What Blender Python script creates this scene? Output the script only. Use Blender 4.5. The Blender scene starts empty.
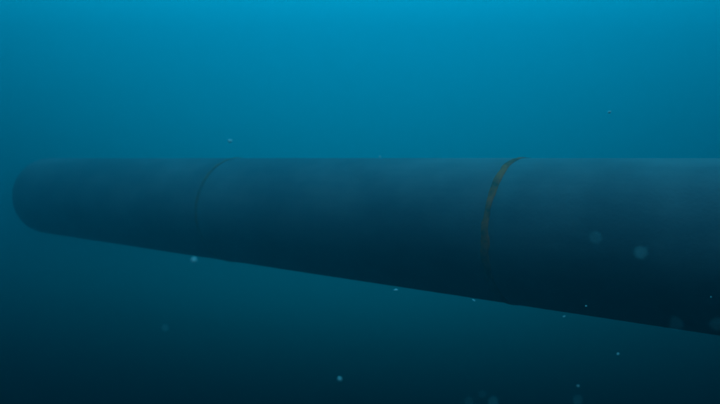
import bpy, bmesh, math, random
from mathutils import Vector, Matrix, noise

scene = bpy.context.scene
col = scene.collection

# ---------------------------------------------------------------- camera
CAM_Z = 1.40                      # level with the top of the pipe
F_PX = 676.0                      # focal length in pixels of a 720 px wide frame
PITCH = math.atan(44.0 / F_PX)    # camera tilted slightly down
cam_data = bpy.data.cameras.new("camera")
cam = bpy.data.objects.new("camera", cam_data)
col.objects.link(cam)
cam.location = (0, 0, CAM_Z)
cam.rotation_euler = (math.pi / 2 - PITCH, 0, 0)
cam_data.sensor_width = 36.0
cam_data.lens = 36.0 * F_PX / 720.0
cam_data.clip_start = 0.05
cam_data.clip_end = 500
cam_data.dof.use_dof = True
cam_data.dof.focus_distance = 4.7
cam_data.dof.aperture_fstop = 0.95
cam_data.dof.aperture_blades = 6
cam_data.dof.aperture_rotation = math.radians(12)
scene.camera = cam

# ---------------------------------------------------------------- world: the open water all round,
# bright towards the surface overhead and falling off into the deep
world = bpy.data.worlds.new("World")
scene.world = world
world.use_nodes = True
wt = world.node_tree
for n in list(wt.nodes):
    wt.nodes.remove(n)
LIGHT_EL = math.radians(54)       # the sun stands high, ahead of the camera
LIGHT_DIR = Vector((0.03, math.cos(LIGHT_EL), math.sin(LIGHT_EL))).normalized()
tc = wt.nodes.new("ShaderNodeTexCoord")
nrm = wt.nodes.new("ShaderNodeVectorMath"); nrm.operation = 'NORMALIZE'
dot = wt.nodes.new("ShaderNodeVectorMath"); dot.operation = 'DOT_PRODUCT'
dot.inputs[1].default_value = LIGHT_DIR
mp = wt.nodes.new("ShaderNodeMapRange")
mp.inputs[1].default_value = -1; mp.inputs[2].default_value = 1
ramp = wt.nodes.new("ShaderNodeValToRGB")
ramp.color_ramp.interpolation = 'B_SPLINE'
def at_el(deg):                   # ramp position of an elevation seen straight ahead
    return (math.cos(LIGHT_EL - math.radians(deg)) + 1) / 2
stops = [
    (0.0,          (0.0000, 0.0002, 0.0007)),
    (at_el(-40),   (0.0000, 0.0003, 0.0009)),
    (at_el(-24),   (0.0000, 0.0004, 0.0011)),
    (at_el(-15),   (0.0000, 0.0040, 0.0065)),
    (at_el(-7),    (0.0000, 0.1080, 0.1650)),
    (at_el(1),     (0.0000, 0.3050, 0.4450)),
    (at_el(9),     (0.0000, 0.4202, 0.6519)),
    (at_el(18),    (0.0000, 0.5315, 0.8397)),
    (at_el(34),    (0.0100, 0.6304, 0.9281)),
    (1.0,          (0.0300, 0.6798, 0.9723)),
]
el = ramp.color_ramp.elements
el[0].position, el[0].color = stops[0][0], stops[0][1] + (1,)
el[1].position, el[1].color = stops[-1][0], stops[-1][1] + (1,)
for p, c in stops[1:-1]:
    e = el.new(p); e.color = c + (1,)
bg = wt.nodes.new("ShaderNodeBackground")
bg.inputs[1].default_value = 2.32
wo = wt.nodes.new("ShaderNodeOutputWorld")
wt.links.new(tc.outputs["Generated"], nrm.inputs[0])
wt.links.new(nrm.outputs[0], dot.inputs[0])
wt.links.new(dot.outputs["Value"], mp.inputs[0])
wt.links.new(mp.outputs[0], ramp.inputs[0])
wt.links.new(ramp.outputs[0], bg.inputs[0])
wt.links.new(bg.outputs[0], wo.inputs[0])

# ---------------------------------------------------------------- sun, softened and filtered blue by the water above
sun_data = bpy.data.lights.new("sun", 'SUN')
sun_data.energy = 1.8
sun_data.angle = math.radians(35)
sun_data.color = (0.21, 0.64, 0.95)
sun = bpy.data.objects.new("sun", sun_data)
col.objects.link(sun)
sun.location = (0, 6, 20)
sun.rotation_euler = Vector((-0.10, -0.30, 1.0)).to_track_quat('Z', 'Y').to_euler()

# ---------------------------------------------------------------- exposure and sampling
vs = scene.view_settings
vs.view_transform = 'Standard'
vs.look = 'None'
vs.exposure = 0.0
vs.gamma = 1.0
vs.use_curve_mapping = False
scene.render.engine = 'CYCLES'
scene.cycles.use_denoising = True
scene.cycles.max_bounces = 6
scene.cycles.volume_bounces = 2
scene.cycles.use_adaptive_sampling = False

# ================================================================ helpers
def link(o, parent=None):
    col.objects.link(o)
    if parent is not None:
        o.parent = parent
    return o

def mesh_obj(name, verts, faces, mat, parent=None, smooth=True):
    me = bpy.data.meshes.new(name)
    me.from_pydata(verts, [], faces)
    me.update()
    if smooth:
        for p in me.polygons:
            p.use_smooth = True
    me.materials.append(mat)
    return link(bpy.data.objects.new(name, me), parent)

def new_mat(name):
    m = bpy.data.materials.new(name)
    m.use_nodes = True
    nt = m.node_tree
    b = nt.nodes.get("Principled BSDF")
    return m, nt, b

# ================================================================ materials
def make_coating():
    m, nt, b = new_mat("weathered_pipe_coating")
    N, L = nt.nodes, nt.links
    tc = N.new("ShaderNodeTexCoord")
    # large soft patches of silt and bloom
    n1 = N.new("ShaderNodeTexNoise"); n1.inputs["Scale"].default_value = 0.9
    n1.inputs["Detail"].default_value = 5; n1.inputs["Roughness"].default_value = 0.55
    mp1 = N.new("ShaderNodeMapping"); mp1.inputs["Scale"].default_value = (1.0, 1.0, 0.8)
    # streaks running along the pipe
    mp2 = N.new("ShaderNodeMapping"); mp2.inputs["Scale"].default_value = (4.5, 4.5, 0.35)
    n2 = N.new("ShaderNodeTexNoise"); n2.inputs["Scale"].default_value = 2.2
    n2.inputs["Detail"].default_value = 6; n2.inputs["Roughness"].default_value = 0.6
    # fine grain
    n3 = N.new("ShaderNodeTexNoise"); n3.inputs["Scale"].default_value = 38
    n3.inputs["Detail"].default_value = 4
    L.new(tc.outputs["Object"], mp1.inputs[0]); L.new(mp1.outputs[0], n1.inputs[0])
    L.new(tc.outputs["Object"], mp2.inputs[0]); L.new(mp2.outputs[0], n2.inputs[0])
    L.new(tc.outputs["Object"], n3.inputs[0])
    r1 = N.new("ShaderNodeValToRGB")
    r1.color_ramp.elements[0].position = 0.40; r1.color_ramp.elements[0].color = (0.120, 0.128, 0.142, 1)
    r1.color_ramp.elements[1].position = 0.64; r1.color_ramp.elements[1].color = (0.240, 0.250, 0.255, 1)
    r2 = N.new("ShaderNodeValToRGB")
    r2.color_ramp.elements[0].position = 0.30; r2.color_ramp.elements[0].color = (0.80, 0.82, 0.85, 1)
    r2.color_ramp.elements[1].position = 0.72; r2.color_ramp.elements[1].color = (1, 1, 1, 1)
    mx = N.new("ShaderNodeMixRGB"); mx.blend_type = 'MULTIPLY'; mx.inputs[0].default_value = 1
    L.new(n1.outputs[0], r1.inputs[0]); L.new(n2.outputs[0], r2.inputs[0])
    L.new(r1.outputs[0], mx.inputs[1]); L.new(r2.outputs[0], mx.inputs[2])
    L.new(mx.outputs[0], b.inputs["Base Color"])
    b.inputs["Roughness"].default_value = 0.62
    b.inputs["Specular IOR Level"].default_value = 0.25
    bp = N.new("ShaderNodeBump"); bp.inputs["Strength"].default_value = 0.25; bp.inputs["Distance"].default_value = 0.01
    L.new(n3.outputs[0], bp.inputs["Height"]); L.new(bp.outputs[0], b.inputs["Normal"])
    return m

def make_rust(name, dark, bright):
    m, nt, b = new_mat(name)
    N, L = nt.nodes, nt.links
    tc = N.new("ShaderNodeTexCoord")
    n1 = N.new("ShaderNodeTexNoise"); n1.inputs["Scale"].default_value = 5
    n1.inputs["Detail"].default_value = 6; n1.inputs["Roughness"].default_value = 0.65
    L.new(tc.outputs["Object"], n1.inputs[0])
    r = N.new("ShaderNodeValToRGB")
    r.color_ramp.elements[0].position = 0.38; r.color_ramp.elements[0].color = dark + (1,)
    r.color_ramp.elements[1].position = 0.58; r.color_ramp.elements[1].color = bright + (1,)
    L.new(n1.outputs[0], r.inputs[0]); L.new(r.outputs[0], b.inputs["Base Color"])
    b.inputs["Roughness"].default_value = 0.85
    b.inputs["Specular IOR Level"].default_value = 0.1
    bp = N.new("ShaderNodeBump"); bp.inputs["Strength"].default_value = 0.6; bp.inputs["Distance"].default_value = 0.01
    L.new(n1.outputs[0], bp.inputs["Height"]); L.new(bp.outputs[0], b.inputs["Normal"])
    return m

def make_steel():
    m, nt, b = new_mat("dark_bare_steel")
    N, L = nt.nodes, nt.links
    n1 = N.new("ShaderNodeTexNoise"); n1.inputs["Scale"].default_value = 5; n1.inputs["Detail"].default_value = 5
    r = N.new("ShaderNodeValToRGB")
    r.color_ramp.elements[0].color = (0.035, 0.036, 0.032, 1)
    r.color_ramp.elements[1].color = (0.085, 0.075, 0.055, 1)
    L.new(n1.outputs[0], r.inputs[0]); L.new(r.outputs[0], b.inputs["Base Color"])
    b.inputs["Roughness"].default_value = 0.8
    return m

def make_snow():
    m, nt, b = new_mat("pale_organic_flake")
    N, L = nt.nodes, nt.links
    n1 = N.new("ShaderNodeTexNoise"); n1.inputs["Scale"].default_value = 300
    r = N.new("ShaderNodeValToRGB")
    r.color_ramp.elements[0].color = (0.62, 0.66, 0.64, 1)
    r.color_ramp.elements[1].color = (0.85, 0.85, 0.82, 1)
    L.new(n1.outputs[0], r.inputs[0]); L.new(r.outputs[0], b.inputs["Base Color"])
    b.inputs["Roughness"].default_value = 0.9
    b.inputs["Specular IOR Level"].default_value = 0.1
    b.inputs["Subsurface Weight"].default_value = 1.0
    b.inputs["Subsurface Radius"].default_value = (1, 1, 1)
    b.inputs["Subsurface Scale"].default_value = 0.03
    return m

M_COAT, M_STEEL, M_SNOW = make_coating(), make_steel(), make_snow()
M_RUST = make_rust("rusty_joint_wrap", (0.140, 0.075, 0.022), (0.800, 0.180, 0.022))
M_MUTED = make_rust("muted_joint_wrap", (0.110, 0.095, 0.070), (0.300, 0.160, 0.060))  # muted rust colours that lower the far joint's contrast

# ================================================================ the pipeline
R = 0.70
THETA = math.radians(50)
DIST = R / 0.118                                       # distance from the camera to the axis
AXIS = Vector((-math.sin(THETA), math.cos(THETA), 0))  # runs away to the left
SIDE = Vector((math.cos(THETA), math.sin(THETA), 0))
FOOT = SIDE * DIST + Vector((0, 0, CAM_Z - R))         # axis point abreast of the camera
JOINT_1, JOINT_2, END, START = 0.499 * DIST, 1.200 * DIST, 2.107 * DIST, -0.75 * DIST
GAP = 0.018                                            # half the bare steel left at a joint

root = bpy.data.objects.new("undersea_pipeline", None)
link(root)
# local Z runs along the pipe away from the camera, local X points up
rot = Matrix((Vector((0, 0, 1)), AXIS.cross(Vector((0, 0, 1))), AXIS)).transposed().to_4x4()
root.matrix_world = Matrix.Translation(FOOT + Vector((0, 0, 0))) @ rot
root["label"] = "large grey weathered pipeline with rusty joint bands, fading into the blue water"
root["category"] = "pipeline"

SEG = 128
def ring_profile(profile, seg=SEG, wobble=0.0, seed=0.0):
    """Revolve a closed (z, r) profile about local Z."""
    vs_, fs = [], []
    n = len(profile)
    for i in range(seg):
        a = 2 * math.pi * i / seg
        ca, sa = math.cos(a), math.sin(a)
        for z, r in profile:
            d = noise.noise(Vector((ca * 1.6 + seed, sa * 1.6, z * 0.5))) * wobble
            vs_.append(((r + d) * ca, (r + d) * sa, z))
    for i in range(seg):
        j = (i + 1) % seg
        for k in range(n):
            k2 = (k + 1) % n
            fs.append((i * n + k, j * n + k, j * n + k2, i * n + k2))
    return vs_, fs

def section(z0, z1, seed):
    steps = max(2, int((z1 - z0) / 0.25))
    c = 0.012
    outer = [(z0, R - 0.05), (z0, R - c), (z0 + c * .4, R - c * .4), (z0 + c, R)]
    outer += [(z0 + c + (z1 - z0 - 2 * c) * t / steps, R) for t in range(1, steps)]
    outer += [(z1 - c, R), (z1 - c * .4, R - c * .4), (z1, R - c), (z1, R - 0.05)]
    inner = [(z1, R - 0.085), (z0, R - 0.085)]
    v, f = ring_profile(outer + inner, wobble=0.0025, seed=seed)
    o = mesh_obj("pipe_section", v, f, M_COAT, root)
    return o

section(START, JOINT_1 - GAP, 1.3)
section(JOINT_1 + GAP, JOINT_2 - GAP, 4.1)
section(JOINT_2 + GAP, END, 8.7)

def joint(zc, seed, width, mat):
    """Rusty wrapped band over the welded joint, its edges frayed and uneven."""
    seg = 180
    vs_, fs = [], []
    n = 7
    for i in range(seg):
        a = 2 * math.pi * i / seg
        ca, sa = math.cos(a), math.sin(a)
        w0 = width + 0.020 * noise.noise(Vector((ca * 4 + seed, sa * 4, 0))) + 0.007 * noise.noise(Vector((ca * 14, sa * 14, seed)))
        w1 = width + 0.020 * noise.noise(Vector((ca * 4 - seed, sa * 4, 3))) + 0.007 * noise.noise(Vector((ca * 15, sa * 15, -seed)))
        h = 0.007 + 0.003 * noise.noise(Vector((ca * 9, sa * 9, seed + 5)))
        prof = [(-w0, R - 0.012), (-w0, R + h * .5), (-w0 * .7, R + h), (0.0, R + h + 0.002), (w1 * .7, R + h), (w1, R + h * .5), (w1, R - 0.012)]
        for z, r in prof:
            vs_.append((r * ca, r * sa, zc + z))
    for i in range(seg):
        j = (i + 1) % seg
        for k in range(n):
            k2 = (k + 1) % n
            fs.append((i * n + k, j * n + k, j * n + k2, i * n + k2))
    band = mesh_obj("joint_band", vs_, fs, mat, root)
    # the inner steel carrier showing in the joint
    v, f = ring_profile([(zc - 0.2, R - 0.087), (zc - 0.2, R - 0.10), (zc + 0.2, R - 0.10), (zc + 0.2, R - 0.087)])
    sleeve = mesh_obj("inner_sleeve", v, f, M_STEEL, band, smooth=False)
    return band

joint(JOINT_1, 2.7, 0.036, M_RUST)
joint(JOINT_2, 11.9, 0.024, M_MUTED)

# ================================================================ drifting particles
def at(px, py, depth):
    """Point at a given distance ahead of the camera for a place in the 720 x 404 frame."""
    d = Vector(((px - 360) / F_PX * depth, depth, -(py - 202) / F_PX * depth))
    d.rotate(Matrix.Rotation(-PITCH, 3, 'X'))
    return d + Vector((0, 0, CAM_Z))

rng = random.Random(5)
flake_meshes = []
for k in range(5):
    bm = bmesh.new()
    bmesh.ops.create_icosphere(bm, subdivisions=2, radius=1.0)
    for v in bm.verts:
        n = noise.noise(v.co * 1.3 + Vector((k * 7.1, 0, 0))) * 0.55 + noise.noise(v.co * 3.1 + Vector((0, k * 5.3, 0))) * 0.25
        v.co *= 1 + n
        v.co.z *= 0.72
    me = bpy.data.meshes.new("flake")
    bm.to_mesh(me); bm.free()
    for p in me.polygons: p.use_smooth = True
    me.materials.append(M_SNOW)
    flake_meshes.append(me)

def flake(px, py, depth, size, label, stretch=1.0, group=None):
    o = bpy.data.objects.new("water_particle", flake_meshes[rng.randrange(5)])
    link(o)
    o.location = at(px, py, depth)
    s = size / 2
    o.scale = (s * stretch, s, s)
    o.rotation_euler = (rng.uniform(-.4, .4), rng.uniform(-.2, .5), rng.uniform(-.5, .5))
    o["label"] = label
    o["category"] = "particle"
    if group: o["group"] = group
    return o

G_OPEN = "pale specks drifting in the water"
flake(230, 141, 3.0, 0.018, "soft pale speck above the pipeline near the faint far joint band")
flake(609.5, 112, 3.8, 0.019, "tiny pale speck in the bright water above the pipeline, past the clear rusty joint")
flake(380, 156.5, 3.0, 0.009, "faint speck level with the pipeline's top edge between the two joint bands")
flake(194, 260, 2.3, 0.019, "pale speck touching the pipeline's lower edge below the faint far joint band")
flake(396, 290, 3.6, 0.013, "bright elongated speck at the pipeline's lower edge left of the clear rusty joint", 1.7)
flake(474, 300.5, 3.6, 0.009, "faint elongated speck at the pipeline's lower edge under the clear rusty joint", 2.0)
flake(564, 316.5, 3.6, 0.009, "faint elongated speck at the pipeline's lower edge right of the clear rusty joint", 2.0)
flake(586, 306, 3.8, 0.010, "tiny bright speck against the pipeline's dark underside right of the rusty joint")
flake(596, 238, 1.25, 0.0070, "large blurred pale disc of a speck on the dark pipeline, the fainter of two")
flake(641, 253, 1.25, 0.0095, "large blurred pale disc of a speck on the dark pipeline, the brighter of two")
flake(676, 324, 1.2, 0.0047, "large dim blurred disc of a speck over the pipeline's lower edge")
flake(717, 324, 1.2, 0.0052, "dim blurred disc of a speck against the dark underside where the pipeline is thickest")
flake(711, 297, 3.6, 0.007, "tiny crisp faint speck against the dark underside where the pipeline is thickest")
flake(618, 354, 3.2, 0.012, "bright small speck in the dark water well below the pipeline's thick end")
flake(340, 379, 2.5, 0.015, "round pale speck alone in the dark water below the pipeline's middle")
flake(165, 328, 1.9, 0.006, "very faint speck in the dark water below the pipeline's faded end")
flake(578, 386, 3.0, 0.009, "tiny crisp speck low in the dark water above a blurred one")
flake(578, 400, 1.5, 0.006, "blurred speck low in the dark water under a tiny crisp one")
flake(493, 402, 1.5, 0.0065, "dim blurred speck in the darkest deep water", group=G_OPEN)
flake(469, 402, 1.6, 0.005, "dim blurred speck in the darkest deep water", group=G_OPEN)
flake(482, 394, 1.8, 0.004, "dim blurred speck in the darkest deep water", group=G_OPEN)

# ================================================================ the water's own haze
def box(name, lo, hi, mat):
    v = [(x, y, z) for x in (lo[0], hi[0]) for y in (lo[1], hi[1]) for z in (lo[2], hi[2])]
    f = [(0, 1, 3, 2), (4, 6, 7, 5), (0, 4, 5, 1), (2, 3, 7, 6), (0, 2, 6, 4), (1, 5, 7, 3)]
    return mesh_obj(name, v, f, mat, smooth=False)

hz = bpy.data.materials.new("hazy_sea_water")
hz.use_nodes = True
ht = hz.node_tree
for n in list(ht.nodes):
    ht.nodes.remove(n)
pv = ht.nodes.new("ShaderNodeVolumePrincipled")
pv.inputs["Color"].default_value = (0.02, 0.49, 0.57, 1)
pv.inputs["Density"].default_value = 0.12
pv.inputs["Anisotropy"].default_value = 0.88
pv.inputs["Absorption Color"].default_value = (0, 0, 0, 1)
ho = ht.nodes.new("ShaderNodeOutputMaterial")
ht.links.new(pv.outputs[0], ho.inputs["Volume"])
haze = box("haze", (-22, -8, -1.0), (22, 24, 6.0), hz)
haze["kind"] = "stuff"
haze["label"] = "hazy blue sea water that the pipeline fades into"
haze["category"] = "water"
